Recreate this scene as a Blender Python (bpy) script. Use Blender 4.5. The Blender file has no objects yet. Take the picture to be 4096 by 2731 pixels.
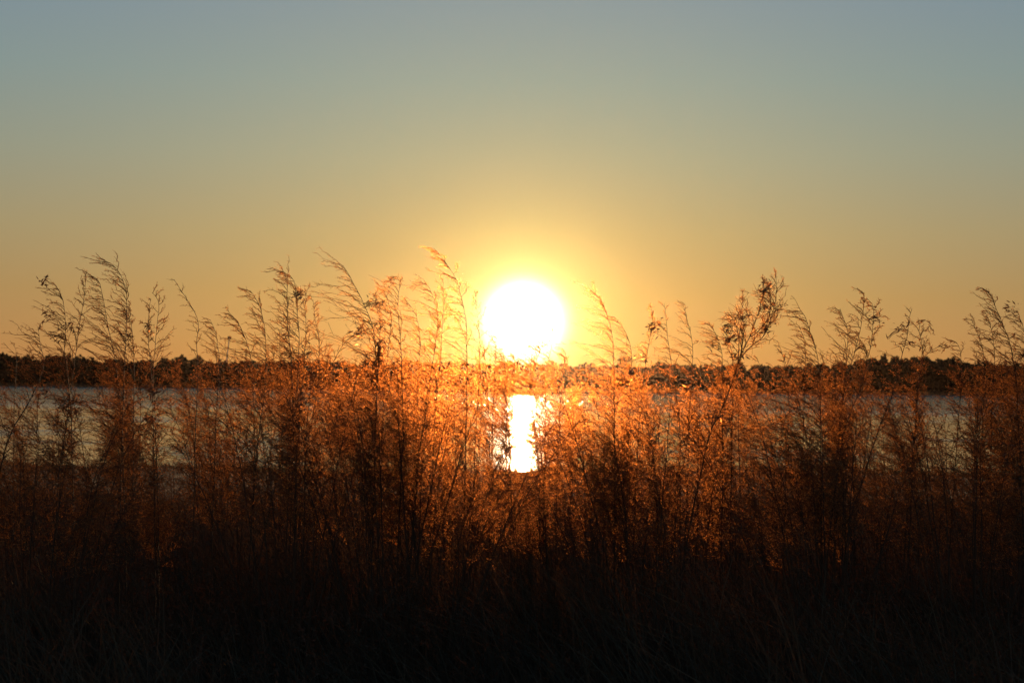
import bpy, math
import numpy as np
from mathutils import Vector, Matrix

R = math.radians
sc = bpy.context.scene
col = sc.collection

# ------------------------------------------------------------------ camera
EYE = 1.5
F = 1422.0                     # focal length in pixels of a 1024 wide picture
PITCH = math.degrees(math.atan((384.0 - 341.0) / F))
ROLL = -0.56
cam = bpy.data.cameras.new('camera')
cam.lens = 36.0 * F / 1024.0
cam.sensor_width = 36.0
cam.clip_start = 0.05
cam.clip_end = 20000
cam.dof.use_dof = True
cam.dof.focus_distance = 7.2
cam.dof.aperture_fstop = 6.3
camo = bpy.data.objects.new('camera', cam)
col.objects.link(camo)
sc.camera = camo
CM = Matrix.Rotation(R(90 + PITCH), 4, 'X') @ Matrix.Rotation(R(-ROLL), 4, 'Z')
camo.matrix_world = Matrix.Translation((0, 0, EYE)) @ CM
CM3 = np.array(CM.to_3x3())


def ray(px, py):
    d = CM3 @ np.array([(px - 512) / F, (341 - py) / F, -1.0])
    return d


def at(px, py, Y):
    """point seen at pixel px,py standing Y metres in front of the camera"""
    d = ray(px, py)
    return np.array([0, 0, EYE]) + d * (Y / d[1])


# ------------------------------------------------------------------ light
sd = ray(523.5, 321.5)
sd /= np.linalg.norm(sd)
SUN_EL = math.asin(sd[2])
SUN_AZ = math.atan2(sd[0], sd[1])           # clockwise from +Y
w = bpy.data.worlds.new('World')
sc.world = w
w.use_nodes = True
nt = w.node_tree
N, L = nt.nodes, nt.links
N.clear()


def nd(t, nodes=None, **k):
    n = (nodes or N).new(t)
    for a, b in k.items():
        setattr(n, a, b)
    return n


def mth(op, a, b=None, c=None, links=None, nodes=None, clamp=False):
    n = (nodes or N).new('ShaderNodeMath')
    n.operation = op
    n.use_clamp = clamp
    for i, v in enumerate((a, b, c)):
        if v is None:
            continue
        if isinstance(v, (int, float)):
            n.inputs[i].default_value = v
        else:
            (links or L).new(v, n.inputs[i])
    return n.outputs[0]


sky = nd('ShaderNodeTexSky', sky_type='NISHITA', sun_disc=False)
sky.sun_elevation = SUN_EL
sky.sun_rotation = SUN_AZ
sky.air_density = 1.0
sky.dust_density = 1.0
sky.ozone_density = 1.0
tc = nd('ShaderNodeTexCoord')
nrm = nd('ShaderNodeVectorMath', operation='NORMALIZE')
L.new(tc.outputs['Generated'], nrm.inputs[0])
dt = nd('ShaderNodeVectorMath', operation='DOT_PRODUCT')
dt.inputs[1].default_value = tuple(sd)
L.new(nrm.outputs[0], dt.inputs[0])
theta = mth('MULTIPLY', mth('ARCCOSINE', mth('MINIMUM', dt.outputs['Value'], 1.0)), 180 / math.pi)
sep = nd('ShaderNodeSeparateXYZ')
L.new(nrm.outputs[0], sep.inputs[0])
elev = mth('MULTIPLY', mth('ARCSINE', sep.outputs[2]), 180 / math.pi)
# tint of the clear evening air with height above the horizon
ramp = nd('ShaderNodeValToRGB')
ramp.color_ramp.interpolation = 'LINEAR'
SKY_STOPS = [(el / 90.0, c) for el, c in [
    (0.0, (.268, .139, .110)), (1.5, (.240, .150, .090)), (3.5, (.229, .164, .090)), (6.0, (.218, .192, .126)),
    (9.0, (.190, .214, .185)), (12.0, (.162, .218, .230)), (16.0, (.145, .205, .265)), (30.0, (.11, .18, .28)), (90.0, (.04, .085, .15))]]
els = ramp.color_ramp.elements
while len(els) > 1:
    els.remove(els[0])
els[0].position = SKY_STOPS[0][0]
els[0].color = (*SKY_STOPS[0][1], 1)
for p_, c_ in SKY_STOPS[1:]:
    e_ = els.new(p_)
    e_.color = (*c_, 1)
L.new(mth('DIVIDE', elev, 90.0, clamp=True), ramp.inputs[0])
tint = nd('ShaderNodeMixRGB', blend_type='MULTIPLY')
tint.inputs[0].default_value = 1
gam = nd('ShaderNodeGamma')
gam.inputs[1].default_value = 0.25
L.new(sky.outputs[0], gam.inputs[0])
L.new(gam.outputs[0], tint.inputs[1])
L.new(ramp.outputs[0], tint.inputs[2])
bg1 = nd('ShaderNodeBackground')
L.new(tint.outputs[0], bg1.inputs[0])
dusk = nd('ShaderNodeMapRange', interpolation_type='SMOOTHSTEP')   # the sky opposite the sunset is much darker
dusk.inputs['From Min'].default_value = 22
dusk.inputs['From Max'].default_value = 100
dusk.inputs['To Min'].default_value = 1.0
dusk.inputs['To Max'].default_value = 0.85
L.new(theta, dusk.inputs['Value'])
L.new(dusk.outputs[0], bg1.inputs[1])


def glow(A, tau, color, p=1.0):
    b = nd('ShaderNodeBackground')
    b.inputs[0].default_value = (*color, 1)
    x = mth('DIVIDE', theta, tau)
    if p != 1.0:
        x = mth('POWER', x, p)
    L.new(mth('MULTIPLY', mth('EXPONENT', mth('MULTIPLY', x, -1.0)), A), b.inputs[1])
    return b


lst = [bg1,
       glow(30.0, 0.32, (1.0, 0.93, 0.75)),
       glow(1.6, 1.52, (1.0, 0.97, 0.92), 4.5),
       glow(1.1, 1.5, (0.8, 1.0, 0.50), 2.0),
       glow(0.50, 2.7, (0.45, 1.0, 0.20), 1.6),
       glow(0.16, 11.0, (1.0, 0.62, 0.0), 1.5)]
cur = lst[0].outputs[0]
for b in lst[1:]:
    a = nd('ShaderNodeAddShader')
    L.new(cur, a.inputs[0])
    L.new(b.outputs[0], a.inputs[1])
    cur = a.outputs[0]
wo = nd('ShaderNodeOutputWorld')
L.new(cur, wo.inputs[0])
w.cycles.sampling_method = 'MANUAL'
w.cycles.sample_map_resolution = 2048

sun = bpy.data.lights.new('sun', 'SUN')
sun.energy = 4.3
sun.angle = R(0.55)
sun.color = (1.0, 0.56, 0.26)
suno = bpy.data.objects.new('sun', sun)
col.objects.link(suno)
suno.rotation_euler = Vector(tuple(sd)).to_track_quat('Z', 'Y').to_euler()
suno.location = (0, 60, 30)

sc.view_settings.view_transform = 'Standard'
sc.view_settings.look = 'None'
sc.view_settings.exposure = 0
sc.view_settings.gamma = 1
try:
    sc.cycles.max_bounces = 8
    sc.cycles.diffuse_bounces = 3
    sc.cycles.glossy_bounces = 3
    sc.cycles.transmission_bounces = 6
    sc.cycles.transparent_max_bounces = 8
    sc.cycles.volume_bounces = 0
    sc.cycles.use_denoising = True
    sc.cycles.sample_clamp_indirect = 6
    sc.cycles.caustics_reflective = False
    sc.cycles.caustics_refractive = False
except Exception:
    pass


# ------------------------------------------------------------------ materials
def material(name):
    m = bpy.data.materials.new(name)
    m.use_nodes = True
    m.node_tree.nodes.clear()
    return m, m.node_tree.nodes, m.node_tree.links


def rgb(c):
    return (c[0], c[1], c[2], 1)


def noise_color(n, l, c1, c2, scale, coord='Object', detail=3):
    t = n.new('ShaderNodeTexCoord')
    x = n.new('ShaderNodeTexNoise')
    x.inputs['Scale'].default_value = scale
    x.inputs['Detail'].default_value = detail
    l.new(t.outputs[coord], x.inputs['Vector'])
    r = n.new('ShaderNodeValToRGB')
    r.color_ramp.elements[0].position = 0.35
    r.color_ramp.elements[0].color = rgb(c1)
    r.color_ramp.elements[1].position = 0.65
    r.color_ramp.elements[1].color = rgb(c2)
    l.new(x.outputs['Fac'], r.inputs[0])
    return r.outputs[0]


def leafy(name, c1, c2, trans, through, scale=9, refr=0.35, rough=0.45, gl=0.08):
    """dry plant matter: diffuse front, translucent and forward scattering from behind, a little sheen"""
    m, n, l = material(name)
    c = noise_color(n, l, c1, c2, scale)
    df = n.new('ShaderNodeBsdfDiffuse')
    l.new(c, df.inputs[0])
    tr = n.new('ShaderNodeBsdfTranslucent')
    tr.inputs[0].default_value = rgb(through)
    rf = n.new('ShaderNodeBsdfRefraction')
    rf.inputs['Color'].default_value = rgb(through)
    rf.inputs['Roughness'].default_value = rough
    rf.inputs['IOR'].default_value = 1.12
    gs = n.new('ShaderNodeBsdfGlossy')
    gs.inputs['Color'].default_value = rgb((0.8, 0.62, 0.42))
    gs.inputs['Roughness'].default_value = 0.4
    a = n.new('ShaderNodeMixShader')
    a.inputs[0].default_value = refr
    l.new(tr.outputs[0], a.inputs[1])
    l.new(rf.outputs[0], a.inputs[2])
    b = n.new('ShaderNodeMixShader')
    b.inputs[0].default_value = trans
    l.new(df.outputs[0], b.inputs[1])
    l.new(a.outputs[0], b.inputs[2])
    d = n.new('ShaderNodeMixShader')
    d.inputs[0].default_value = gl
    l.new(b.outputs[0], d.inputs[1])
    l.new(gs.outputs[0], d.inputs[2])
    o = n.new('ShaderNodeOutputMaterial')
    l.new(d.outputs[0], o.inputs[0])
    return m


def plain(name, c1, c2, scale=4, rough=0.8, spec=0.3):
    m, n, l = material(name)
    p = n.new('ShaderNodeBsdfPrincipled')
    l.new(noise_color(n, l, c1, c2, scale), p.inputs['Base Color'])
    p.inputs['Roughness'].default_value = rough
    p.inputs['Specular IOR Level'].default_value = spec
    o = n.new('ShaderNodeOutputMaterial')
    l.new(p.outputs[0], o.inputs[0])
    return m


M_STEM = plain('dry_stem', (0.045, 0.026, 0.016), (0.07, 0.04, 0.024), 14, 0.7, 0.15)
M_TWIG = leafy('dry_twig', (0.06, 0.032, 0.018), (0.11, 0.06, 0.032), 0.10, (0.60, 0.19, 0.045), refr=0.3, rough=1.0, gl=0.015)
M_SEED = leafy('seed_fluff', (0.13, 0.07, 0.03), (0.24, 0.13, 0.06), 0.37, (0.92, 0.335, 0.075), refr=0.52, rough=1.0, gl=0.012)
M_DEAD = leafy('curled_dead_leaf', (0.05, 0.028, 0.016), (0.10, 0.055, 0.03), 0.15, (0.4, 0.14, 0.04))
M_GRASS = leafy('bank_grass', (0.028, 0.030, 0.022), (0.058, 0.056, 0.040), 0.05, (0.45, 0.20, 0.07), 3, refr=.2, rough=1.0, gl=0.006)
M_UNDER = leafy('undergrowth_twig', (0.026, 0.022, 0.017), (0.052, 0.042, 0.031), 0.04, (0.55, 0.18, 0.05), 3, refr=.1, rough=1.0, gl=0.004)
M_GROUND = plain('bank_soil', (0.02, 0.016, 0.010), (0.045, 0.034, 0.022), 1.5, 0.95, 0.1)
M_WOOD = plain('far_wood_leaves', (0.018, 0.022, 0.013), (0.05, 0.04, 0.024), 0.12, 1.0, 0.0)
M_TRUNK = plain('far_trunk', (0.03, 0.022, 0.016), (0.05, 0.036, 0.026), 1.0, 0.9, 0.1)
M_REED = leafy('far_reed', (0.16, 0.09, 0.045), (0.24, 0.14, 0.07), 0.35, (0.6, 0.3, 0.12), 0.3)
M_MAST = plain('mast_paint', (0.30, 0.31, 0.30), (0.40, 0.41, 0.40), 2.0, 0.6, 0.3)
M_WEED = plain('water_weed', (0.02, 0.018, 0.012), (0.04, 0.035, 0.02), 3.0, 0.9, 0.1)


def water_material():
    m, n, l = material('lake_water')
    t = n.new('ShaderNodeTexCoord')
    p = n.new('ShaderNodeBsdfPrincipled')
    p.inputs['Base Color'].default_value = (0.012, 0.016, 0.016, 1)
    p.inputs['IOR'].default_value = 1.333
    p.inputs['Roughness'].default_value = 0.12
    mp = n.new('ShaderNodeMapping')
    mp.inputs['Scale'].default_value = (0.55, 1.0, 1.0)
    l.new(t.outputs['Object'], mp.inputs[0])
    # small wind waves
    n1 = n.new('ShaderNodeTexNoise')
    n1.inputs['Scale'].default_value = 1.9
    n1.inputs['Detail'].default_value = 2.5
    n1.inputs['Roughness'].default_value = 0.55
    l.new(mp.outputs[0], n1.inputs['Vector'])
    # broad streaks where the breeze roughens the surface
    mp2 = n.new('ShaderNodeMapping')
    mp2.inputs['Scale'].default_value = (0.16, 0.13, 1.0)
    l.new(t.outputs['Object'], mp2.inputs[0])
    n2 = n.new('ShaderNodeTexNoise')
    n2.inputs['Scale'].default_value = 1.0
    n2.inputs['Detail'].default_value = 3
    l.new(mp2.outputs[0], n2.inputs['Vector'])
    s = n.new('ShaderNodeSeparateXYZ')
    l.new(t.outputs['Object'], s.inputs[0])
    # the lee of the near bank is calm, the open lake is ruffled
    rg = n.new('ShaderNodeMapRange')
    rg.interpolation_type = 'SMOOTHSTEP'
    rg.inputs['From Min'].default_value = 112
    rg.inputs['From Max'].default_value = 172
    rg.inputs['To Min'].default_value = 0.008
    rg.inputs['To Max'].default_value = 3.2
    l.new(s.outputs[1], rg.inputs['Value'])
    r2 = n.new('ShaderNodeMapRange')
    r2.inputs['From Min'].default_value = 0.53
    r2.inputs['From Max'].default_value = 0.64
    r2.inputs['To Min'].default_value = 0.0
    r2.inputs['To Max'].default_value = 0.4
    l.new(n2.outputs['Fac'], r2.inputs['Value'])
    amt = mth('ADD', rg.outputs[0], r2.outputs[0], links=l, nodes=n)
    b = n.new('ShaderNodeBump')
    b.inputs['Distance'].default_value = 0.35
    l.new(amt, b.inputs['Strength'])
    l.new(n1.outputs['Fac'], b.inputs['Height'])
    l.new(b.outputs[0], p.inputs['Normal'])
    o = n.new('ShaderNodeOutputMaterial')
    l.new(p.outputs[0], o.inputs[0])
    return m


M_WATER = water_material()


# ------------------------------------------------------------------ mesh helpers
def tag(o, label=None, cat=None, group=None, kind=None):
    if label:
        o['label'] = label
    if cat:
        o['category'] = cat
    if group:
        o['group'] = group
    if kind:
        o['kind'] = kind
    return o


def link_mesh(name, verts, quads, mat, parent=None, smooth=False, tris=None):
    me = bpy.data.meshes.new(name)
    v = np.ascontiguousarray(verts, dtype=np.float32)
    q = np.ascontiguousarray(quads, dtype=np.int32).reshape(-1, 4)
    nt_ = 0 if tris is None else len(tris)
    me.vertices.add(len(v))
    me.vertices.foreach_set('co', v.ravel())
    loops = q.ravel()
    starts = np.arange(len(q)) * 4
    tot = np.full(len(q), 4)
    if nt_:
        t = np.asarray(tris, dtype=np.int32).reshape(-1, 3)
        starts = np.concatenate([starts, len(loops) + np.arange(len(t)) * 3])
        tot = np.concatenate([tot, np.full(len(t), 3)])
        loops = np.concatenate([loops, t.ravel()])
    me.loops.add(len(loops))
    me.loops.foreach_set('vertex_index', loops.astype(np.int32))
    me.polygons.add(len(starts))
    me.polygons.foreach_set('loop_start', starts.astype(np.int32))
    me.polygons.foreach_set('loop_total', tot.astype(np.int32))
    if smooth:
        me.polygons.foreach_set('use_smooth', np.ones(len(starts), dtype=bool))
    me.update(calc_edges=True)
    me.materials.append(mat)
    o = bpy.data.objects.new(name, me)
    col.objects.link(o)
    if parent is not None:
        o.parent = parent
    return o


class Bag:
    def __init__(self):
        self.v, self.q, self.n = [], [], 0

    def add(self, v, q):
        v = v.reshape(-1, 3)
        self.v.append(v)
        self.q.append(np.asarray(q).reshape(-1, 4) + self.n)
        self.n += len(v)

    def link(self, name, mat, parent=None, smooth=False):
        if not self.v:
            return None
        return link_mesh(name, np.concatenate(self.v), np.concatenate(self.q), mat, parent, smooth)


def unit(a):
    return a / (np.linalg.norm(a, axis=-1, keepdims=True) + 1e-12)


def tubes(P, rad, sides=3):
    """P (n,k,3) centre lines, rad (n,k) radii -> verts, quads"""
    n, k, _ = P.shape
    T = np.gradient(P, axis=1)
    T = unit(T)
    ref = np.zeros_like(T)
    ref[..., 1] = 1.0
    A = unit(np.cross(T, ref + 1e-3))
    B = np.cross(T, A)
    ang = np.arange(sides) / sides * 2 * np.pi
    V = (P[:, :, None, :] + rad[:, :, None, None] * (A[:, :, None, :] * np.cos(ang)[None, None, :, None]
                                                     + B[:, :, None, :] * np.sin(ang)[None, None, :, None]))
    i = np.arange(n)[:, None, None] * k * sides
    j = np.arange(k - 1)[None, :, None] * sides
    s = np.arange(sides)[None, None, :]
    s2 = (s + 1) % sides
    q = np.stack([i + j + s, i + j + s2, i + j + sides + s2, i + j + sides + s], -1)
    return V.reshape(-1, 3), q.reshape(-1, 4)


def ribbons(P, wid, rng):
    """P (n,k,3), wid (n,k): thin leaves with a random facing"""
    n, k, _ = P.shape
    T = unit(np.gradient(P, axis=1))
    side = unit(np.cross(T, unit(rng.normal(size=(n, 1, 3)))))
    V = np.stack([P - side * wid[..., None] / 2, P + side * wid[..., None] / 2], 2)
    i = np.arange(n)[:, None] * k * 2
    j = np.arange(k - 1)[None, :] * 2
    q = np.stack([i + j, i + j + 1, i + j + 3, i + j + 2], -1)
    return V.reshape(-1, 3), q.reshape(-1, 4)


def flecks(P, d, ln, wd, rng):
    """small rhombic leaves / seed tufts at P along d"""
    n = len(P)
    d = unit(d)
    s = unit(np.cross(d, rng.normal(size=(n, 3))))
    nn = np.cross(d, s)
    ln = ln[:, None]
    wd = wd[:, None]
    V = np.stack([P, P + d * ln * .5 + s * wd * .5 + nn * wd * .12, P + d * ln, P + d * ln * .5 - s * wd * .5 + nn * wd * .12], 1)
    q = np.arange(n * 4).reshape(-1, 4)
    return V.reshape(-1, 3), q


def spline(pts, n):
    """smooth curve through pts, n samples, evenly spaced"""
    p = np.asarray(pts, float)
    if len(p) == 2:
        t = np.linspace(0, 1, n)[:, None]
        return p[0] * (1 - t) + p[1] * t
    q = np.vstack([2 * p[0] - p[1], p, 2 * p[-1] - p[-2]])
    out = []
    for i in range(len(p) - 1):
        a, b, c, d = q[i:i + 4]
        t = np.linspace(0, 1, 16, endpoint=False)[:, None]
        out.append(0.5 * ((2 * b) + (-a + c) * t + (2 * a - 5 * b + 4 * c - d) * t ** 2 + (-a + 3 * b - 3 * c + d) * t ** 3))
    out = np.vstack(out + [p[-1:]])
    s = np.concatenate([[0], np.cumsum(np.linalg.norm(np.diff(out, axis=0), axis=1))])
    u = np.linspace(0, s[-1], n)
    return np.stack([np.interp(u, s, out[:, k]) for k in range(3)], 1)


WIND = unit(np.array([-1.0, 0.0, 0.12]))


def plume(stem, rng, twig, seed, t0=0.35, nb=46, length=0.22, windy=0.7, dense=1.0, tipdense=0.22, clumps=0, dead=None,
          twiglen=0.05, seedmul=1.0, gap=0.0, up=0.7):
    """feathery side branches, twigs and seed tufts along one stem (stem: n,3 from the root to the tip)"""
    n = len(stem)
    tt = t0 + (1 - t0) * (np.arange(nb) + rng.uniform(0, 1, nb)) / nb
    if gap > 0:
        ph = rng.uniform(0, 6)
        keep = (np.sin(tt * 37 + ph) + rng.normal(0, .6, nb)) > -1.6 + 1.6 * gap
        tt = tt[keep]
    nb = len(tt)
    ii = tt * (n - 1)
    P0 = np.stack([np.interp(ii, np.arange(n), stem[:, k]) for k in range(3)], 1)
    Tn = unit(np.gradient(stem, axis=0))
    T0 = unit(np.stack([np.interp(ii, np.arange(n), Tn[:, k]) for k in range(3)], 1))
    u = (tt - t0) / (1 - t0)
    az = rng.uniform(0, 2 * np.pi, nb)
    rad = np.stack([np.cos(az), np.sin(az), np.zeros(nb)], 1)
    windy = windy * .72
    rad = unit(rad + WIND * windy * 1.1)
    env = np.interp(u, [0, .25, .7, 1], [0.75, 1.0, 0.75, 0.28])
    Ln = length * env * rng.uniform(0.55, 1.35, nb)
    d0 = unit(T0 * up + rad * 0.75 + rng.normal(0, .2, (nb, 3)))
    K = 8
    s = np.linspace(0, 1, K)[None, :, None]
    bend = (WIND * windy * 0.6 + np.array([0, 0, -0.12]) + rng.normal(0, .2, (nb, 3)))[:, None, :]
    wob = rng.normal(0, 0.012, (nb, K, 3)) * np.minimum(1, s * 2)
    B = P0[:, None, :] + Ln[:, None, None] * (d0[:, None, :] * s + bend * s ** 2 + wob * 3)
    br = np.interp(np.linspace(0, 1, K), [0, 1], [0.0015, 0.0006])[None, :] * rng.uniform(.8, 1.3, (nb, 1))
    v, q = tubes(B, np.broadcast_to(br, (nb, K)))
    twig.add(v, q)
    # twigs
    m = max(3, int(14 * dense))
    ds = (np.arange(m) + rng.uniform(0, 1, (nb, m))) / m
    ds = 0.12 + 0.88 * ds
    fi = ds * (K - 1)
    i0 = np.minimum(fi.astype(int), K - 2)
    fr = (fi - i0)[..., None]
    bi = np.arange(nb)[:, None]
    Q0 = B[bi, i0] * (1 - fr) + B[bi, i0 + 1] * fr
    TB = unit(B[bi, i0 + 1] - B[bi, i0])
    Q0 = Q0.reshape(-1, 3)
    TB = TB.reshape(-1, 3)
    M = len(Q0)
    lt = twiglen * rng.uniform(.35, 1.3, M) * np.repeat(np.clip(Ln / length, .4, 1.2), m) * (1.15 - .55 * ds.ravel())
    dtw = unit(TB * 0.9 + rng.normal(0, .55, (M, 3)) + WIND * windy * .35)
    st = np.linspace(0, 1, 4)[None, :, None]
    bend = (WIND * windy * .35 + rng.normal(0, .22, (M, 3)))[:, None, :]
    TW = Q0[:, None, :] + lt[:, None, None] * (dtw[:, None, :] * st + bend * st ** 2)
    wt = np.interp(np.linspace(0, 1, 4), [0, 1], [0.0018, 0.0010])[None, :] * np.ones((M, 1))
    v, q = ribbons(TW, wt, rng)
    twig.add(v, q)
    # tufts on the twigs, fewer towards the bare streaming tip
    uu = np.repeat(u, m)
    nf = 9
    pf = np.interp(uu, [0, .45, 1], [1.0, .5 * (1 + tipdense) * .9, tipdense]) * seedmul
    f = rng.uniform(0.15, 1, (M, nf))
    fi = f * 3
    i0 = np.minimum(fi.astype(int), 2)
    fr = (fi - i0)[..., None]
    bi = np.arange(M)[:, None]
    FP = TW[bi, i0] * (1 - fr) + TW[bi, i0 + 1] * fr
    FD = unit(TW[bi, i0 + 1] - TW[bi, i0])
    keep = rng.uniform(0, 1, (M, nf)) < pf[:, None]
    FP, FD = FP[keep], FD[keep]
    k = len(FP)
    if k:
        v, q = flecks(FP, FD + rng.normal(0, .7, (k, 3)), rng.uniform(.0030, .0068, k), rng.uniform(.0011, .0025, k), rng)
        seed.add(v, q)
    # knots of curled dead leaf
    if dead is not None and clumps:
        for _ in range(clumps):
            b = rng.integers(0, nb)
            c = B[b, rng.integers(2, K)]
            kk = 34
            pts = c + rng.normal(0, 1, (kk, 3)) * np.array([.016, .012, .016])
            v, q = flecks(pts, unit(rng.normal(0, .6, (kk, 3)) + WIND * .8 + np.array([0, 0, -.3])), rng.uniform(.012, .034, kk), rng.uniform(.003, .008, kk), rng)
            dead.add(v, q)


def stem_tube(bag, stem, r0, r1, sides=5):
    n = len(stem)
    r = np.interp(np.arange(n) / (n - 1), [0, .6, 1], [r0, (r0 + r1) * .5, r1])
    v, q = tubes(stem[None], r[None], sides)
    bag.add(v, q)


def ground_z(x, y):
    """the near bank falls gently to the water, the far shore rises behind the lake"""
    x, y = np.asarray(x, float), np.asarray(y, float)
    z = np.interp(y, [-60, 0, 12, 24, 33, 37.5, 42, 60, 120, 430, 496, 500, 520, 640, 2500, 9000],
                  [0.3, 0.0, -0.03, -0.27, -0.58, -0.79, -1.1, -2.2, -3.0, -3.0, -1.3, -0.72, 0.1, 2.0, 6, 6])
    amp = np.interp(y, [0, 20, 36, 60], [0.03, .08, .10, .05])
    return z + amp * (np.sin(x * .31 + 1.3 * np.sin(y * .17)) * .6 + np.sin(x * .83 + y * .41) * .4)


# ------------------------------------------------------------------ setting
def build_setting():
    xs = np.unique(np.concatenate([np.linspace(-40, 40, 161), np.linspace(-600, 600, 81), np.array([-9000, -4000, -2000, -1000, 1000, 2000, 4000, 9000])]))
    ys = np.unique(np.concatenate([np.linspace(-60, 60, 161), np.linspace(60, 480, 30), np.linspace(480, 660, 60), np.array([800, 1200, 2500, 5000, 9000])]))
    X, Y = np.meshgrid(xs, ys)
    Z = ground_z(X, Y)
    V = np.stack([X, Y, Z], -1).reshape(-1, 3)
    nx, ny = len(xs), len(ys)
    i = np.arange(ny - 1)[:, None] * nx + np.arange(nx - 1)[None, :]
    q = np.stack([i, i + 1, i + nx + 1, i + nx], -1).reshape(-1, 4)
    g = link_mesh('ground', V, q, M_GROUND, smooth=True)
    tag(g, 'dark grassy bank sloping down to the lake and rising again as the far shore', kind='structure')
    xs = np.array([-9000, -3000, -900, -300, -100, 0, 100, 300, 900, 3000, 9000.])
    ys = np.array([30, 60, 100, 160, 240, 340, 440, 520.])
    X, Y = np.meshgrid(xs, ys)
    V = np.stack([X, Y, np.full_like(X, -0.8)], -1).reshape(-1, 3)
    nx, ny = len(xs), len(ys)
    i = np.arange(ny - 1)[:, None] * nx + np.arange(nx - 1)[None, :]
    q = np.stack([i, i + 1, i + nx + 1, i + nx], -1).reshape(-1, 4)
    wt = link_mesh('water', V, q, M_WATER)
    tag(wt, 'calm lake between the grassy bank and the far wood', kind='structure')


def crown_faces(c, rx, rz, n, rng, size=0.8, lumps=7):
    """leaf clumps through the volume of a lumpy crown, rooted on several sub-crowns"""
    sub = c + unit(rng.normal(size=(lumps, 3))) * np.array([rx, rx, rz]) * rng.uniform(.25, .62, (lumps, 1))
    k = rng.integers(0, lumps, n)
    rr = rng.uniform(0.30, .55, lumps)[k]
    p = sub[k] + unit(rng.normal(size=(n, 3))) * (rr * rng.uniform(.45, 1.05, n) ** .5)[:, None] * np.array([rx, rx, rz * .85])
    a = unit(rng.normal(size=(n, 3)))
    b = unit(np.cross(a, rng.normal(size=(n, 3))))
    s = (size * rng.uniform(.5, 1.25, n))[:, None]
    V = np.stack([p - a * s * .5, p + b * s * .35, p + a * s * .5, p - b * s * .35], 1)
    return V.reshape(-1, 3), np.arange(n * 4).reshape(-1, 4)


def far_top(px):
    """height of the skyline in picture rows above the far waterline"""
    return np.interp(px, [-200, 0, 40, 60, 75, 95, 140, 180, 187, 200, 240, 300, 400, 425, 440, 520, 600, 700, 780, 830, 860, 880, 930, 960, 990, 1030, 1200],
                     [31, 31, 29, 32, 32, 28, 26, 29, 31, 29, 26, 28, 27, 29, 28, 28, 28, 28, 28, 29, 35, 38, 38, 37, 33, 31, 30])


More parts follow.
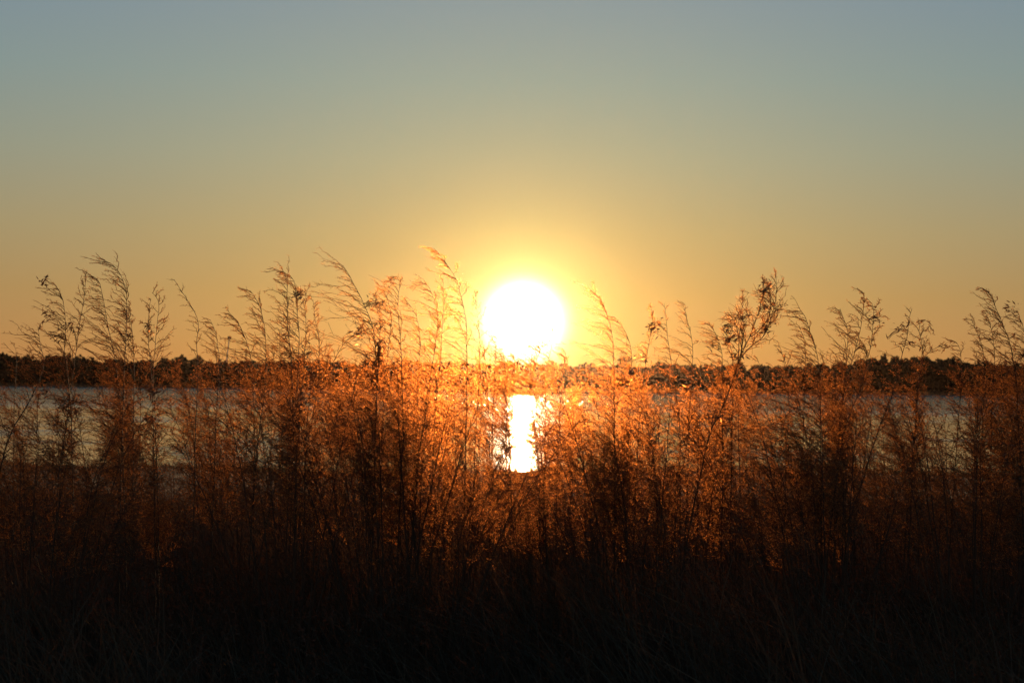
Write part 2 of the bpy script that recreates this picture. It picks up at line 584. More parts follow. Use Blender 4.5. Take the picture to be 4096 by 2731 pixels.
def build_far_shore():
    rng = np.random.default_rng(11)
    bag = Bag()
    trunks = Bag()
    K = 500 / F
    for row, (Y, dens) in enumerate([(503, 4.3), (512, 5.5), (523, 6.5), (536, 8)]):
        x = -290.0
        while x < 290:
            x += dens * .62 * rng.uniform(.5, 1.5)
            px = 512 + x / Y * F
            h = float(far_top(px)) * K * rng.uniform(.90, 1.01) * (Y / 500) - (0 if row else 1.6)
            if rng.uniform() < .14:
                h *= 1.06
            z0 = float(ground_z(x, Y))
            h = h - .3 - z0 * .3
            rx = rng.uniform(2.4, 4.0) * (1.0 if row else .8)
            rz = h * rng.uniform(.30, .46)
            y = Y + rng.uniform(-3, 3)
            v, q = crown_faces(np.array([x, y, z0 + h - rz * .85]), rx, rz, 330, rng, 1.25, 6)
            bag.add(v, q)
            v, q = crown_faces(np.array([x, y, z0 + h * .32]), rx * 1.2, h * .42, 240, rng, 1.7, 7)
            bag.add(v, q)
            st = np.stack([np.array([x, y, z0 - .3]), np.array([x + rng.normal(0, .3), y, z0 + h * .8])])
            v, q = tubes(spline(st, 4)[None], np.array([[.22, .18, .12, .06]]), 5)
            bag.add(v, q)
    o = bag.link('far_wood', M_WOOD)
    tag(o, 'low dark wood of many small trees along the far shore of the lake', 'wood', kind='stuff')
    # reed fringe
    n = 9000
    x = rng.uniform(-300, 300, n)
    y = rng.uniform(496.5, 501, n)
    z = ground_z(x, y)
    P = np.zeros((n, 3, 3))
    hh = rng.uniform(.7, 1.5, n)
    P[:, :, 0] = x[:, None] + rng.normal(0, .1, (n, 1)) * np.array([0, .5, 1])
    P[:, :, 1] = y[:, None]
    P[:, :, 2] = z[:, None] + hh[:, None] * np.array([-.1, .5, 1])
    v, q = ribbons(P, np.array([.16, .14, .03])[None] * np.ones((n, 1)), rng)
    o = link_mesh('reeds', v, q, M_REED)
    tag(o, 'thin strip of tan reeds at the foot of the far wood', 'reeds', kind='stuff')

    def emergent(px, top, rpx, rz, label, name='far_tree', seed=1, crown_w=.8):
        r = np.random.default_rng(seed)
        Y = 516.0
        tip = at(px, top, Y)
        e = bpy.data.objects.new(name, None)
        col.objects.link(e)
        z0 = float(ground_z(tip[0], Y))
        e.location = (tip[0], Y, z0)
        tag(e, label, 'tree', 'trees rising above the far wood')
        h = tip[2] - z0
        rx = rpx * Y / F
        v, q = crown_faces(np.array([0, 0, h - rz * .95]), rx, rz, 420, r, .6, 9)
        link_mesh('crown', v, q, M_WOOD, e)
        v, q = tubes(spline([(0, 0, -.3), (.2, 0, h * .5), (0, 0, h * .93)], 6)[None], np.linspace(.3, .07, 6)[None], 6)
        vs, qs = [v], [q]
        for k in range(7):
            a = r.uniform(0, 6.28)
            zb = h - rz * 1.9 + k / 7 * rz * 1.3
            pts = [(0, 0, zb), (math.cos(a) * rx * .4, math.sin(a) * rx * .4, zb + rz * .25), (math.cos(a) * rx * .75, math.sin(a) * rx * .75, zb + rz * .6)]
            v, q = tubes(spline(pts, 4)[None], np.linspace(.10, .03, 4)[None], 4)
            qs.append(q + sum(len(a_) for a_ in vs))
            vs.append(v)
        link_mesh('trunk', np.concatenate(vs), np.concatenate(qs), M_TRUNK, e)

    emergent(624, 350, 8.5, 3.3, 'tall pine with rounded crown on bare trunk, alone above the wood, right of the sun', seed=3)
    emergent(180, 355.5, 9, 3.4, 'broad round treetop, highest of the wood left of the bare wavy stem', seed=4)
    emergent(164, 358, 6, 2.6, 'smaller round treetop just left of the broad round one', seed=5)
    emergent(76, 358, 6.5, 2.4, 'flat topped dark tree above the wood behind the open branched weed at far left', seed=6)
    emergent(60, 357, 8, 3.2, 'wide bushy tree above the wood behind the lowest leaning weed at far left', seed=7)
    emergent(249, 357, 5, 2.2, 'small round tree in the notch of the wood below the thin mast', seed=8)
    emergent(427, 360, 7, 2.6, 'dark round tree beside the gap left of the thick dark leaf knot', seed=9)
    emergent(898, 356, 11, 3.4, 'widest tree on the hump of the wood at right', seed=10)
    # thin conifer leader and radio mast
    tip = at(246, 349, 520)
    e = bpy.data.objects.new('conifer', None)
    col.objects.link(e)
    z0 = float(ground_z(tip[0], 520))
    e.location = (tip[0], 520, z0)
    tag(e, 'narrow pointed conifer tip poking out of the wood right of the mast', 'tree')
    h = tip[2] - z0
    r = np.random.default_rng(2)
    bb = Bag()
    for k in range(26):
        zz = h * (.35 + .63 * k / 26)
        ll = (1.6 * (1 - k / 26) + .25) * r.uniform(.6, 1.2)
        a = r.uniform(0, 6.28)
        n = 10
        p = np.array([0, 0, zz]) + np.linspace(0, 1, n)[:, None] * np.array([math.cos(a) * ll, math.sin(a) * ll, -.12 * ll]) + r.normal(0, .08, (n, 3))
        v, q = flecks(p, r.normal(0, 1, (n, 3)), np.full(n, .45), np.full(n, .2), r)
        bb.add(v, q)
    bb.link('crown', M_WOOD, e)
    v, q = tubes(spline([(0, 0, -.3), (0, 0, h)], 5)[None], np.linspace(.2, .03, 5)[None], 5)
    link_mesh('trunk', v, q, M_TRUNK, e)
    tip = at(229.5, 335.5, 560)
    base = at(226, 372, 560)
    e = bpy.data.objects.new('mast', None)
    col.objects.link(e)
    z0 = float(ground_z(base[0], 560))
    e.location = (base[0], 560, z0)
    tag(e, 'thin pale mast with small dark head behind the wood, left of the conifer tip', 'mast')
    h = tip[2] - z0
    dx = tip[0] - base[0]
    v, q = tubes(spline([(0, 0, -.5), (dx * .2, 0, h * .5), (dx, 0, h * .96)], 6)[None], np.linspace(.32, .16, 6)[None], 8)
    link_mesh('pole', v, q, M_MAST, e)
    P = np.array([[[dx, 0, h * .93], [dx, 0, h * .95], [dx, 0, h * .985], [dx, 0, h]]])
    v, q = tubes(P, np.array([[.25, .75, .75, .2]]), 8)
    link_mesh('lamp_head', v, q, M_TRUNK, e)


def build_grass():
    rng = np.random.default_rng(5)
    # bank grass: from beside the camera to the water's edge
    def patch(n, y0, y1, hmin, hmax, wmin, wmax, spread):
        y = y0 + (y1 - y0) * rng.uniform(0, 1, n) ** .8
        x = rng.uniform(-1, 1, n) * (1.5 + y * spread)
        # tufts
        x += .05 * np.sin(x * 40) + .12 * np.sin(y * 7 + x * 5)
        z = ground_z(x, y)
        hh = rng.uniform(hmin, hmax, n) * (1 + .25 * np.sin(x * 1.9 + y * 1.1))
        th = rng.uniform(0, 2 * np.pi, n)
        lean = rng.uniform(.05, .75, n)
        dx = np.cos(th) * lean - .25
        dy = np.sin(th) * lean
        s = np.linspace(0, 1, 5)[None, :]
        P = np.zeros((n, 5, 3))
        P[:, :, 0] = x[:, None] + hh[:, None] * dx[:, None] * s ** 2
        P[:, :, 1] = y[:, None] + hh[:, None] * dy[:, None] * s ** 2
        P[:, :, 2] = z[:, None] - .02 + hh[:, None] * (s - .28 * np.minimum(lean, 1)[:, None] * s ** 3)
        wd = rng.uniform(wmin, wmax, n)[:, None] * np.array([.8, 1, .9, .6, .12])[None]
        return ribbons(P, wd, rng)
    b = Bag()
    b.add(*patch(26000, 2.6, 9, .28, .85, .003, .007, .55))
    b.add(*patch(26000, 8, 18, .25, .60, .004, .009, .48))
    b.add(*patch(30000, 17, 38.0, .12, .27, .006, .014, .45))
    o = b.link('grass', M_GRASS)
    tag(o, 'dark shaded grass covering the near bank under the tall weeds', 'grass', kind='stuff')


# ------------------------------------------------------------------ tall weeds seen one by one
# px,py points run from the tip downwards; Y distance; style values
HEROES = []


def H(label, pts, Y, **k):
    HEROES.append((label, pts, Y, k))


H('short thin shoot standing alone against the sky, leftmost weed', [(10, 340), (15, 348), (16, 360), (14, 400)], 8.6, nb=12, length=.08, t0=.55, dense=.5)
H('low leaning weed with a thick dark stem and wispy top at the far left', [(38, 327), (40, 342), (44, 362), (40, 380), (28, 405), (6, 450)], 6.4, nb=44, length=.26, t0=.45, r=.006, dense=1.1)
H('weed with dark leaf tufts swept left one above another, nearest the left edge', [(56, 285), (61, 296), (64, 312), (65, 330), (64, 350), (68, 380), (72, 430)], 6.3, nb=42, windy=1.0, length=.21, clumps=12, t0=.5)
H('open weed with forked side branches and a straight dark stem, beside the swept leaf tufts', [(86, 276), (84, 295), (80, 318), (77, 340), (72, 375), (68, 405), (63, 450)], 6.4, nb=34, windy=.15, length=.22, clumps=6, dense=.8, t0=.5, up=1.0)
H('feathery weed curling over to the left, between forked weed and tallest bow', [(92, 276), (99, 281), (103, 300), (108, 325), (114, 352), (120, 395), (122, 440)], 6.6, nb=46, windy=1.0, length=.19, t0=.5)
H('tallest weed of the left group, its bare tip bowed far to the left', [(105, 261), (115, 266), (124, 281), (127, 301), (126, 340), (124, 381), (122, 440)], 6.3, nb=50, windy=1.1, length=.2, t0=.5, tipdense=.25)
H('dense dark weed leaning on the right of the tallest bow', [(128, 308), (132, 330), (134, 350), (135, 390), (134, 440)], 6.8, nb=54, length=.18, dense=1.2, t0=.4, clumps=5)
H('weed with curly drooping top, left of the thin pair above the bare gap', [(151, 298), (149, 312), (149, 335), (152, 365), (154, 397), (155, 450)], 6.5, nb=34, windy=.35, length=.13, clumps=7, t0=.52)
H('slender weed with a hooked tip and upturned right branches', [(152, 292), (159, 302), (158, 320), (156, 345), (154, 380), (156, 430)], 6.7, nb=30, windy=-.35, length=.16, t0=.52, clumps=2)
H('bare wavy stem standing alone above the round far treetop', [(174, 279), (181, 290), (189, 303), (195, 314), (198, 328), (196, 345), (198, 370), (196, 420)], 6.6, high=True, nb=22, windy=.5, length=.09, dense=.4, t0=.58, tipdense=.1)
H('feathery weed with left swept plume, first right of the bare wavy stem', [(210, 319), (215, 331), (218, 347), (220, 370), (216, 420)], 7.0, nb=48, windy=1.0, length=.2, t0=.42)
H('weed with a thick brown plume pointing left, over the thin mast', [(229, 312), (238, 322), (246, 340), (252, 365), (254, 420)], 6.9, nb=52, windy=1.1, length=.22, t0=.42)
H('weed arching left with combed branches, left of the big clump', [(250, 290), (256, 299), (262, 315), (266, 345), (264, 390), (258, 440)], 6.7, nb=50, windy=1.0, length=.2, t0=.45)
H('weed whose bare tip bends flat to the left, topping the big left clump', [(278, 271), (286, 274), (287, 300), (287, 325), (290, 360), (291, 410), (289, 460)], 6.4, nb=44, windy=.9, length=.2, t0=.48, tipdense=.2)
H('weed with a drooping tip and a dark red brown knot of leaves', [(284, 272), (293, 277), (296, 290), (297, 312), (299, 335), (297, 381), (294, 440)], 6.5, nb=56, windy=.7, length=.19, t0=.42, clumps=12)
H('bushy weed with short upright twigs on the right of the big left clump', [(307, 289), (305, 305), (306, 330), (303, 370), (298, 430)], 6.8, nb=56, windy=.2, length=.17, t0=.4, clumps=5)
H('wispy weed thinning out to the right edge of the big left clump', [(313, 299), (315, 318), (319, 345), (316, 390), (306, 450)], 7.0, nb=50, windy=.3, length=.16, t0=.42)
H('weed with long streamers flying left from its forked open top', [(343, 265), (349, 275), (356, 289), (366, 309), (373, 328), (376, 350), (377, 385), (375, 430)], 6.3, nb=40, windy=1.3, length=.30, t0=.5, dense=.9, tipdense=.3)
H('diagonal weed leaning right with dark leaf knots, crossing in front of the far wood', [(362, 327), (352, 336), (342, 345), (328, 368), (314, 388), (300, 412), (286, 440)], 6.4, nb=34, windy=.1, length=.14, t0=.5, clumps=14, dense=.7)
H('weed with a thick dark leaf knot hanging on its stem', [(375, 292), (376, 305), (380, 322), (379, 345), (377, 370), (376, 410), (374, 450)], 6.4, nb=46, windy=.5, length=.16, t0=.45, clumps=10, knot=(379, 338, 362))
H('dense weed with a fine mesh of twigs beside the hanging knot', [(382, 287), (388, 300), (391, 320), (388, 350), (384, 400)], 6.8, nb=56, windy=.9, length=.2, t0=.4)
H('straight dark weed with a small curled loop at its tip', [(393, 283), (396, 276), (400, 279), (399, 295), (399, 315), (402, 349), (403, 397), (404, 440), (402, 470)], 6.2, nb=52, windy=.8, length=.2, t0=.45, r=.004)
H('weed arching over to the right of the curled loop', [(406, 300), (415, 312), (420, 330), (420, 360), (418, 410)], 6.9, nb=52, windy=1.1, length=.22, t0=.4)
H('weed with a hooked tip bent left, crossing the sun side of the clump', [(419, 285), (426, 283), (433, 295), (438, 317), (435, 345), (431, 373), (424, 421), (417, 470)], 6.3, nb=50, windy=1.0, length=.19, t0=.45)
H('upright fine weed just left of the longest bow', [(443, 281), (444, 300), (442, 330), (440, 370), (436, 420)], 6.8, nb=54, windy=.5, length=.17, t0=.4)
H('longest weed of all, its tip bowed high to the left beside the sun', [(434, 248), (441, 255), (448, 265), (457, 279), (463, 298), (467, 320), (468, 349), (468, 400), (466, 460)], 6.2, nb=42, windy=1.1, length=.17, t0=.55, tipdense=.6)
H('pale washed out weed at the left rim of the sun', [(476, 293), (478, 315), (480, 345), (479, 390), (476, 440)], 7.2, nb=46, windy=.6, length=.16, t0=.4)
H('short weed standing in front of the lower left of the sun', [(497, 330), (496, 350), (494, 385), (492, 440)], 7.4, nb=50, windy=.8, length=.2, t0=.35)
H('short weed crossing below the middle of the sun', [(527, 336), (529, 352), (532, 378), (536, 410), (541, 450)], 7.0, nb=46, windy=.7, length=.2, t0=.35)
H('weed with a thin arm reaching up at the lower right of the sun', [(555, 330), (552, 345), (548, 368), (546, 410), (545, 450)], 7.2, nb=48, windy=.9, length=.21, t0=.38)
H('feathery weed first right of the sun, combed to the left', [(592, 291), (600, 299), (606, 312), (611, 328), (613, 345), (614, 370), (614, 420)], 6.4, nb=52, windy=1.2, length=.23, t0=.42, tipdense=.5)
H('fine weed arching left in front of the lone far pine', [(614, 316), (622, 326), (629, 340), (632, 362), (630, 410)], 6.8, nb=48, windy=1.0, length=.17, t0=.45)
H('weed with a dark upright knot, right of the lone far pine', [(651, 306), (653, 317), (651, 332), (648, 348), (645, 370), (640, 420)], 6.7, nb=46, windy=.3, length=.13, t0=.42, clumps=9)
H('nearly bare straight weed with a dark budded tip', [(664, 303), (666, 318), (668, 340), (671, 362), (676, 392), (679, 421), (680, 460)], 6.3, nb=30, windy=.6, length=.13, t0=.5, dense=.6, clumps=2)
H('pale open weed right of the bare budded one', [(683, 303), (687, 318), (692, 340), (693, 362), (690, 410)], 6.8, nb=34, windy=.9, length=.17, t0=.5, dense=.7)
H('curved weed with a drooping round top, left of the tall forked one', [(708, 323), (714, 330), (719, 343), (722, 360), (722, 400)], 6.7, nb=52, windy=1.0, length=.17, t0=.45, clumps=5)
H('small weed with a dark knot tip leaning against the tall forked one', [(723, 328), (728, 338), (732, 352), (734, 380), (732, 420)], 6.8, nb=36, windy=.2, length=.11, t0=.5, clumps=6)
H('tall forked weed leaning right with thick seedy branches, tallest right of the sun', [(763, 277), (762, 295), (757, 316), (749, 338), (741, 357), (729, 394), (719, 416), (706, 450)], 6.1, nb=36, windy=.1, length=.15, t0=.5, r=.0055, clumps=6, up=1.2,
  subs=[([(776, 273), (776, 295), (772, 315), (764, 335), (752, 345), (741, 357)], 24, .11), ([(743, 293), (742, 310), (744, 330), (741, 357)], 16, .10), ([(731, 315), (736, 325), (739, 340), (737, 366)], 14, .10), ([(768, 284), (771, 300), (768, 318), (757, 332), (749, 340)], 18, .10)])
H('small sparse weed in the gap right of the tall forked one', [(779, 344), (783, 356), (787, 380), (789, 410), (787, 450)], 6.9, nb=26, windy=.5, length=.14, t0=.45, dense=.7)
H('weed with a bowed top and combed drooping branches, right of the gap', [(795, 312), (802, 311), (808, 324), (813, 341), (818, 362), (820, 410)], 6.5, nb=54, windy=1.2, length=.20, t0=.42)
H('fine weed tucked left of the bowed top', [(799, 325), (804, 340), (806, 365), (804, 410)], 6.9, nb=44, windy=1.0, length=.17, t0=.4)
H('bushy weed with curly twigs, left member of the double clump', [(840, 308), (844, 318), (848, 330), (847, 355), (843, 400)], 6.7, nb=58, windy=.7, length=.2, t0=.38, clumps=5)
H('weed with a tall thin tip in the middle of the double clump', [(864, 292), (864, 305), (862, 322), (858, 342), (850, 370), (844, 395), (838, 440)], 6.4, nb=46, windy=.5, length=.19, t0=.46)
H('weed with a straight dark beaded stem on the right of the double clump', [(867, 298), (873, 306), (873, 322), (872, 340), (867, 365), (860, 392), (852, 413), (842, 450)], 6.3, nb=44, windy=.3, length=.15, t0=.48, clumps=5, tipdense=.6)
H('long diagonal stem leaning right with a dark dead leaf at its top', [(912, 308), (909, 318), (908, 332), (904, 350), (895, 386), (883, 418), (872, 450), (862, 485), (852, 520)], 6.1, high=True, nb=22, windy=.8, length=.14, t0=.55, dense=.6, r=.0045, leaf=(895, 334))
H('weed whose tip hooks over to the right and hangs', [(931, 330), (929, 321), (922, 320), (919, 330), (922, 345), (921, 365), (916, 410)], 6.4, nb=34, windy=.5, length=.14, t0=.5, clumps=5)
H('low weed drooping right with a flat brown plume', [(947, 348), (944, 344), (935, 347), (926, 354), (920, 370), (915, 410)], 6.6, nb=34, windy=.3, length=.12, t0=.5, clumps=4)
H('small faint weed with a thin bowed tip, between the two right groups', [(952, 340), (958, 343), (961, 355), (961, 380), (958, 420)], 7.0, nb=34, windy=1.0, length=.14, t0=.45)
H('weed with upright combed twigs at the left of the last group', [(971, 318), (976, 330), (983, 348), (985, 370), (984, 420)], 6.8, nb=48, windy=.7, length=.15, t0=.42)
H('fine weed in the middle of the last group', [(986, 313), (990, 326), (994, 345), (995, 375), (992, 420)], 6.9, nb=48, windy=.6, length=.16, t0=.42)
H('tall dark weed bowed left, highest near the right edge', [(983, 288), (990, 293), (995, 305), (1002, 321), (1008, 336), (1013, 355), (1018, 390), (1020, 440)], 6.2, nb=46, windy=.8, length=.17, t0=.5, clumps=4)
H('weed cut by the right edge with a dense dark plume', [(1019, 316), (1023, 326), (1027, 345), (1030, 375), (1030, 430)], 6.5, nb=56, windy=1.1, length=.24, t0=.38, clumps=5)

H('low weed just left of the base of the sun, plume before the wood', [(484, 350), (486, 362), (487, 380), (489, 410), (490, 450)], 7.3, nb=44, windy=.7, length=.17, t0=.66, high=True)
H('thin weed under the left half of the sun, touching its lower rim', [(503, 349), (505, 360), (506, 380), (507, 420), (506, 470)], 7.4, nb=40, windy=.9, length=.18, t0=.70, high=True, seedmul=1.3)
H('thin weed on the left edge of the sun track, plume over the wood', [(514, 356), (515, 366), (514, 385), (512, 420), (510, 470)], 7.9, nb=40, windy=.8, length=.18, t0=.72, high=True, seedmul=1.3)
H('slanting weed with thin stem crossing the right half of the sun track', [(543, 344), (538, 356), (533, 370), (530, 392), (534, 420), (538, 470)], 7.1, nb=44, windy=.9, length=.19, t0=.68, high=True, seedmul=1.2)
H('low weed below the right rim of the sun with bright combed twigs', [(566, 352), (564, 362), (562, 380), (560, 410), (558, 450)], 7.3, nb=48, windy=1.0, length=.2, t0=.6, high=True)


def root_of(pts, Y):
    """carry the lowest visible run of the stem on down to the ground"""
    a, b = pts[-2], pts[-1]
    d = b - a
    d = d / max(1e-6, -d[2])
    gz = float(ground_z(b[0], b[1]))
    drop = b[2] - gz
    sl = np.clip(d[0], -.5, .5) * .45
    mid = b + np.array([sl * drop * .5, 0.0, -drop * .5])
    end = np.array([b[0] + sl * drop * .75, b[1] + .02, gz - .03])
    return [mid, end]


def build_heroes():
    for k, (label, pts, Y, st) in enumerate(HEROES):
        rng = np.random.default_rng(100 + k)
        n = len(pts)
        dy = np.linspace(rng.uniform(-.18, .18), 0, n)
        P = [at(px, py, Y + dy[i]) for i, (px, py) in enumerate(pts)]
        P = P + root_of(P, Y)
        P = np.array(P)[::-1]
        base = P[0].copy()
        e = bpy.data.objects.new('tall_weed', None)
        col.objects.link(e)
        e.location = base
        tag(e, label, 'weed', 'tall dry weeds standing above the lake')
        st = dict(st)
        r0 = st.pop('r', .0036)
        knot = st.pop('knot', None)
        leaf = st.pop('leaf', None)
        high = st.pop('high', False)
        subs = st.pop('subs', [])
        stem = spline(P - base, 60)
        # small natural kinks
        kn = np.cumsum(rng.normal(0, .0009, (60, 3)), 0)
        stem = stem + kn - kn[-1] * np.linspace(0, 1, 60)[:, None]
        sb, tb, se, de = Bag(), Bag(), Bag(), Bag()
        stem_tube(sb, stem, r0, .0008)
        st.setdefault('t0', .4)
        st['nb'] = int(st.get('nb', 46) * 1.5)
        st['length'] = st.get('length', .2) * .84
        st['twiglen'] = .040
        plume(stem, rng, tb, se, dead=de, **st)
        # looser, seedier growth on the lower half of the same stem
        low = stem[:44]
        if not high and k % 2:
            plume(low, rng, tb, se, t0=.55, nb=16, length=.2, windy=.3, dense=1.0, tipdense=1.0, twiglen=.055)
        sb.link('stem', M_STEM, e)
        for spts, snb, sl in subs:
            s2 = Bag()
            SP = np.array([at(px, py, Y + dy[0] * .5 + rng.uniform(-.08, .08) * (1 if i < len(spts) - 1 else 0)) for i, (px, py) in enumerate(spts)])[::-1] - base
            j = np.argmin(np.linalg.norm(stem[:, [0, 2]] - SP[0][[0, 2]], axis=1))
            SP[0] = stem[j]
            ss = spline(SP, 30)
            stem_tube(s2, ss, .0022, .0007)
            plume(ss, rng, tb, se, t0=.15, nb=snb, length=sl, windy=.2, dense=.9, dead=de, clumps=2, up=1.2)
            s2.link('side_stem', M_STEM, e)
        if knot:
            kx, ky0, ky1 = knot
            for f in np.linspace(0, 1, 15):
                c = at(kx + rng.normal(0, 1.3), ky0 + (ky1 - ky0) * f, Y) - base
                kk = 12
                v, q = flecks(c + rng.normal(0, .004, (kk, 3)), unit(rng.normal(0, .5, (kk, 3)) + np.array([0, 0, -1.2])), rng.uniform(.015, .04, kk), rng.uniform(.003, .007, kk), rng)
                de.add(v, q)
        if leaf:
            lp = spline([at(909, 332, Y) - base, at(902, 329, Y) - base, at(893, 333, Y) - base, at(888, 338, Y) - base, at(886, 334, Y) - base], 14)
            for off in (0, .004, -.004, .008):
                wv = np.interp(np.arange(14), [0, 5, 9, 13], [.0008, .003, .0045, .001])
                v, q = ribbons((lp + np.array([0, off * .6, off]))[None], wv[None], rng)
                de.add(v, q)
        tb.link('branches', M_TWIG, e)
        se.link('seed_tufts', M_SEED, e)
        if de.v:
            de.link('dead_leaves', M_DEAD, e)


# ------------------------------------------------------------------ the stand of lower weeds
def make_clump(seed, height, nst, fan, wind, dens, seedmul=1.0, t0=.3):
    rng = np.random.default_rng(seed)
    e = bpy.data.objects.new('weed_clump', None)
    col.objects.link(e)
    sb, tb, se = Bag(), Bag(), Bag()
    for s in range(nst):
        h = height * rng.uniform(.66, 1.0)
        a = rng.uniform(0, 2 * np.pi)
        f = fan * rng.uniform(.2, 1.0)
        ox, oy = math.cos(a) * .05, math.sin(a) * .05
        top = np.array([math.cos(a) * f * h + wind * -.12 * h, math.sin(a) * f * h * .7, h])
        P = [np.array([ox, oy, -.03]), np.array([ox, oy, 0]) + top * np.array([.28, .28, .4]), top * np.array([.72, .72, .78]), top + np.array([-wind * .05, 0, 0])]
        st = spline(P, 40)
        kn = np.cumsum(rng.normal(0, .0012, (40, 3)), 0)
        st = st + kn
        stem_tube(sb, st, rng.uniform(.0030, .0054), .0008, 4)
        plume(st, rng, tb, se, t0=t0, nb=int(40 * dens), length=rng.uniform(.14, .21), windy=wind * rng.uniform(.6, 1.2), dense=1.0, tipdense=.8, seedmul=seedmul, twiglen=.05, gap=.3)
    sb.link('stem', M_STEM, e)
    tb.link('branches', M_TWIG, e)
    se.link('seed_tufts', M_SEED, e)
    return e


def copy_tree(o):
    c = o.copy()
    col.objects.link(c)
    for ch in list(o.children):
        d = ch.copy()
        col.objects.link(d)
        d.parent = c
    return c


def stand_top(px):
    """picture row of the top of the lower weeds"""
    xs = [-150, 0, 25, 45, 60, 100, 135, 150, 162, 188, 200, 215, 250, 290, 310, 322, 342, 370, 400, 440, 470, 500, 530, 565, 600, 650, 700, 740, 765, 790, 815, 850, 880, 900, 940, 965, 990, 1030, 1200]
    ys = [400, 405, 372, 362, 366, 362, 356, 380, 440, 436, 402, 362, 340, 322, 335, 372, 378, 345, 330, 340, 345, 352, 362, 368, 358, 352, 356, 352, 362, 384, 362, 345, 350, 375, 370, 376, 352, 348, 350]
    return np.interp(px, xs, ys)


def build_stand():
    protos = []
    rng = np.random.default_rng(77)
    for s in range(14):
        fan = [.18, .32, .42][s % 3]
        wind = [.9, .5, .2, .7][s % 4]
        protos.append(make_clump(500 + s, 1.5, 5 + s % 4, fan, wind, .85, seedmul=[.8, 1.0, .5][s % 3], t0=[.52, .62, .70, .58][s % 4]))
    used = set()
    placed = 0
    n = 150
    g = (math.sqrt(5) - 1) / 2
    for i in range(n):
        Y = 6.5 + 7.5 * ((i + .5) / n) ** 1.1 + rng.uniform(-.2, .2)
        u = (i * g + rng.uniform(-.02, .02)) % 1.0
        px = -220 + 1464 * u
        top = float(stand_top(px)) + rng.uniform(0, 26) + max(0, rng.normal(0, 10))
        if rng.uniform() < float(np.interp(px, [-100, 0, 190, 250, 285, 305, 318, 348, 360, 640, 680, 735, 775, 800, 820, 915, 940, 985, 1020], [0, .4, .5, .3, .0, .1, .65, .65, .05, 0, .35, .15, .6, .5, 0, 0, .4, .4, .1])):
            continue
        if 503 < px < 546 and rng.uniform() < .75:
            top = max(top, 468 + rng.uniform(0, 15))
        p = at(px, 341, Y)
        x = p[0]
        gz = float(ground_z(x, Y))
        zt = at(px, top, Y)[2]
        h = zt - gz
        j = int(rng.integers(0, len(protos)))
        sc_ = h / 1.5
        if j in used:
            o = copy_tree(protos[j])
        else:
            o = protos[j]
            used.add(j)
        o.location = (x, Y, gz)
        o.rotation_euler = (0, 0, rng.uniform(-.5, .5))
        o.scale = (max(.75, min(1.0, sc_ * 1.05)),) * 2 + (sc_,)
        tag(o, 'bushy clump of dry reddish weeds, one of the low thick stand along the bank', 'weed clump', 'lower weed clumps filling the stand')
    # many-stemmed bare based bushes standing nearer than the rest
    special = [(292, 345, 6.0, .30, .5, 'big bush of many bare dark stems fanning out below the dark red brown leaf knot'),
               (386, 352, 6.1, .30, .4, 'bush of thin bare stems fanning out beneath the hanging dark knot'),
               (428, 362, 5.9, -.6, .45, 'bush of dark stems slanting to the right, just left of the sun track'),
               (646, 372, 6.2, .1, .5, 'many stemmed bush below the upright dark knot, right of the sun track'),
               (826, 372, 6.0, .3, .45, 'many stemmed bush under the bowed top right of the gap'),
               (968, 380, 6.1, .0, .4, 'sparse fan of bare dark stems at lower right before the pale water'),
               (52, 392, 6.0, -.7, .35, 'bush of dark stems slanting right at the far left corner of the water')]
    for k, (px, top, Y, wd, fn, lab) in enumerate(special):
        p = at(px, 341, Y)
        gz = float(ground_z(p[0], Y))
        h = at(px, top, Y)[2] - gz
        o = make_clump(900 + k, h, 13, fn, wd, .55, seedmul=.6, t0=.66)
        o.name = 'weed_bush'
        o.location = (p[0], Y, gz)
        tag(o, lab, 'weed bush', 'bushes of many bare stems')
    for j, p in enumerate(protos):
        if j not in used:
            for c_ in list(p.children):
                bpy.data.objects.remove(c_)
            bpy.data.objects.remove(p)


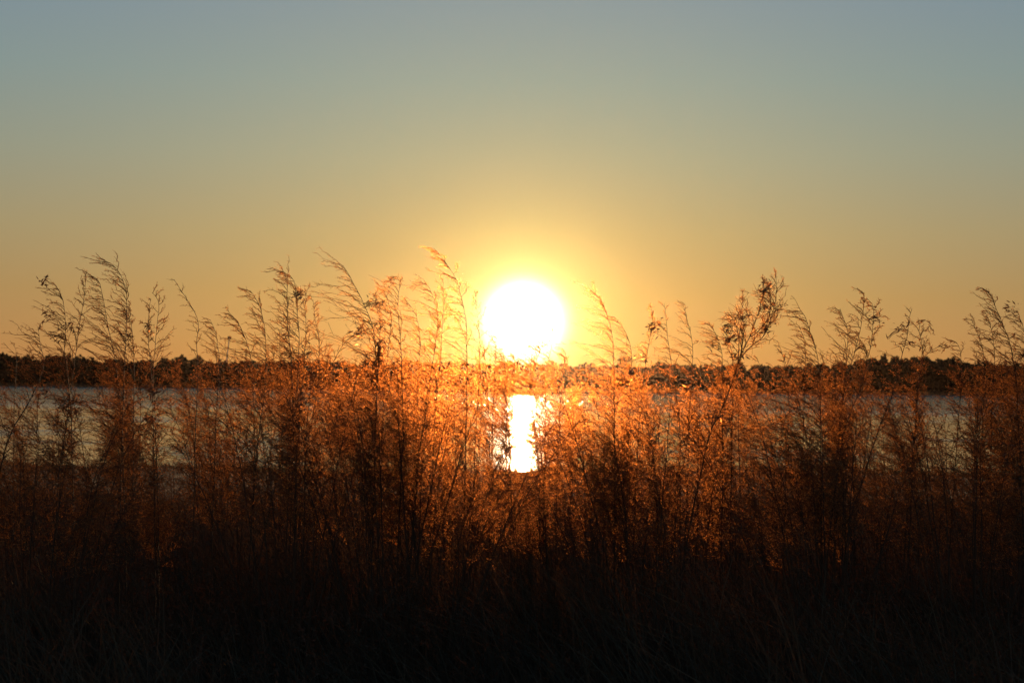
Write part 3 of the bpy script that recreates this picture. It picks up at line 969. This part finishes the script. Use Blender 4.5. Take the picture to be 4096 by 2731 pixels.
def build_undergrowth():
    rng = np.random.default_rng(9)
    sb, se = Bag(), Bag()
    n = 3400
    y = rng.uniform(4.4, 17, n)
    x = rng.uniform(-1, 1, n) * (1.2 + y * .46)
    z = ground_z(x, y)
    h = rng.uniform(.55, 1.0, n) ** .7 * (1.40 - .064 * y) * np.interp(y, [4.4, 6], [.55, 1]) * (1 + .10 * np.sin(x * 2.3 + 1.7 * np.sin(y)) + .07 * np.sin(x * 6.1 + y * 3))
    d = unit(np.stack([rng.normal(-.05, .22, n), rng.normal(0, .2, n), np.ones(n)], 1))
    s = np.linspace(0, 1, 6)[None, :, None]
    P = np.stack([x, y, z - .02], 1)[:, None, :] + h[:, None, None] * (d[:, None, :] * s + np.array([-.10, 0, 0]) * s ** 2 + rng.normal(0, .012, (n, 6, 3)))
    v, q = tubes(P, np.linspace(.0028, .0009, 6)[None] * np.ones((n, 1)), 3)
    sb.add(v, q)
    m = 17
    f = rng.uniform(.12, 1, (n, m)) * 5
    i0 = np.minimum(f.astype(int), 4)
    fr = (f - i0)[..., None]
    bi = np.arange(n)[:, None]
    Q = (P[bi, i0] * (1 - fr) + P[bi, i0 + 1] * fr).reshape(-1, 3)
    k = len(Q)
    dd = unit(rng.normal(0, .7, (k, 3)) + np.array([-.2, 0, .6]))
    ll = rng.uniform(.05, .16, k)
    st = np.linspace(0, 1, 4)[None, :, None]
    T = Q[:, None, :] + ll[:, None, None] * (dd[:, None, :] * st + rng.normal(0, .3, (k, 1, 3)) * st ** 2)
    v, q = ribbons(T, np.array([.0018, .0016, .0013, .0008])[None] * np.ones((k, 1)), rng)
    sb.add(v, q)
    F_ = T[:, 1:].reshape(-1, 3)
    F_ = np.repeat(F_, 2, 0)
    kk = len(F_)
    v, q = flecks(F_, rng.normal(0, 1, (kk, 3)), rng.uniform(.007, .022, kk), rng.uniform(.003, .010, kk), rng)
    sb.add(v, q)
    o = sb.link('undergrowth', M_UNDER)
    tag(o, 'tangle of low brown twigs and leaves at the foot of the weeds', 'undergrowth', kind='stuff')


def build_water_things():
    rng = np.random.default_rng(21)

    def snag(px, py, wpx, hpx, label, seed):
        r = np.random.default_rng(seed)
        d = ray(px, py)
        t = (-.8 - EYE) / d[2]
        p = np.array([0, 0, EYE]) + d * t
        s = p[1] / F
        b = Bag()
        n = 170
        pts = r.normal(0, 1, (n, 3)) * np.array([wpx * s * .32, wpx * s * .2, hpx * s * .28]) + np.array([0, 0, hpx * s * .3])
        pts[:, 2] = np.maximum(pts[:, 2], -.02)
        v, q = flecks(pts, r.normal(0, .7, (n, 3)) + np.array([0, 0, .6]), r.uniform(.5, 1.2, n) * hpx * s * .35, r.uniform(.1, .3, n) * hpx * s * .5, r)
        b.add(v, q)
        o = b.link('weed_tussock', M_WEED)
        o.location = (p[0], p[1], -.8)
        tag(o, label, 'tussock', 'dark tussocks standing in the lake')
    snag(178, 449, 13, 7, 'largest dark tussock in the shallow water below the bare wavy stem', 1)
    snag(163, 412.5, 5, 2.2, 'small dark tuft floating on the calm water in the left gap, nearer of the two', 2)
    snag(153, 410, 4, 2.0, 'tiny dark tuft on the calm water just left of the other floating tuft', 3)
    snag(127, 458, 12, 6, 'low dark tussock at the water edge under the tallest left bow', 4)


def build_haze():  # volume added to imitate the lens glare that veils things near the sun
    x0, x1, y0, y1, z0, z1 = -900, 900, -30, 720, -6, 45
    V = np.array([(x0, y0, z0), (x1, y0, z0), (x1, y1, z0), (x0, y1, z0), (x0, y0, z1), (x1, y0, z1), (x1, y1, z1), (x0, y1, z1)], float)
    q = [(0, 3, 2, 1), (4, 5, 6, 7), (0, 1, 5, 4), (1, 2, 6, 5), (2, 3, 7, 6), (3, 0, 4, 7)]
    m, n, l = material('glare_haze')
    p = n.new('ShaderNodeVolumePrincipled')
    p.inputs['Color'].default_value = (0.95, 0.70, 0.50, 1)
    p.inputs['Density'].default_value = 0.000016
    p.inputs['Anisotropy'].default_value = 0.93
    o = n.new('ShaderNodeOutputMaterial')
    l.new(p.outputs[0], o.inputs['Volume'])
    h = link_mesh('haze', V, q, m)
    tag(h, 'thin warm haze over the lake, added for the glare around the sun', 'haze', kind='stuff')


build_setting()
build_far_shore()
build_grass()
build_heroes()
build_stand()
build_undergrowth()
build_water_things()
build_haze()
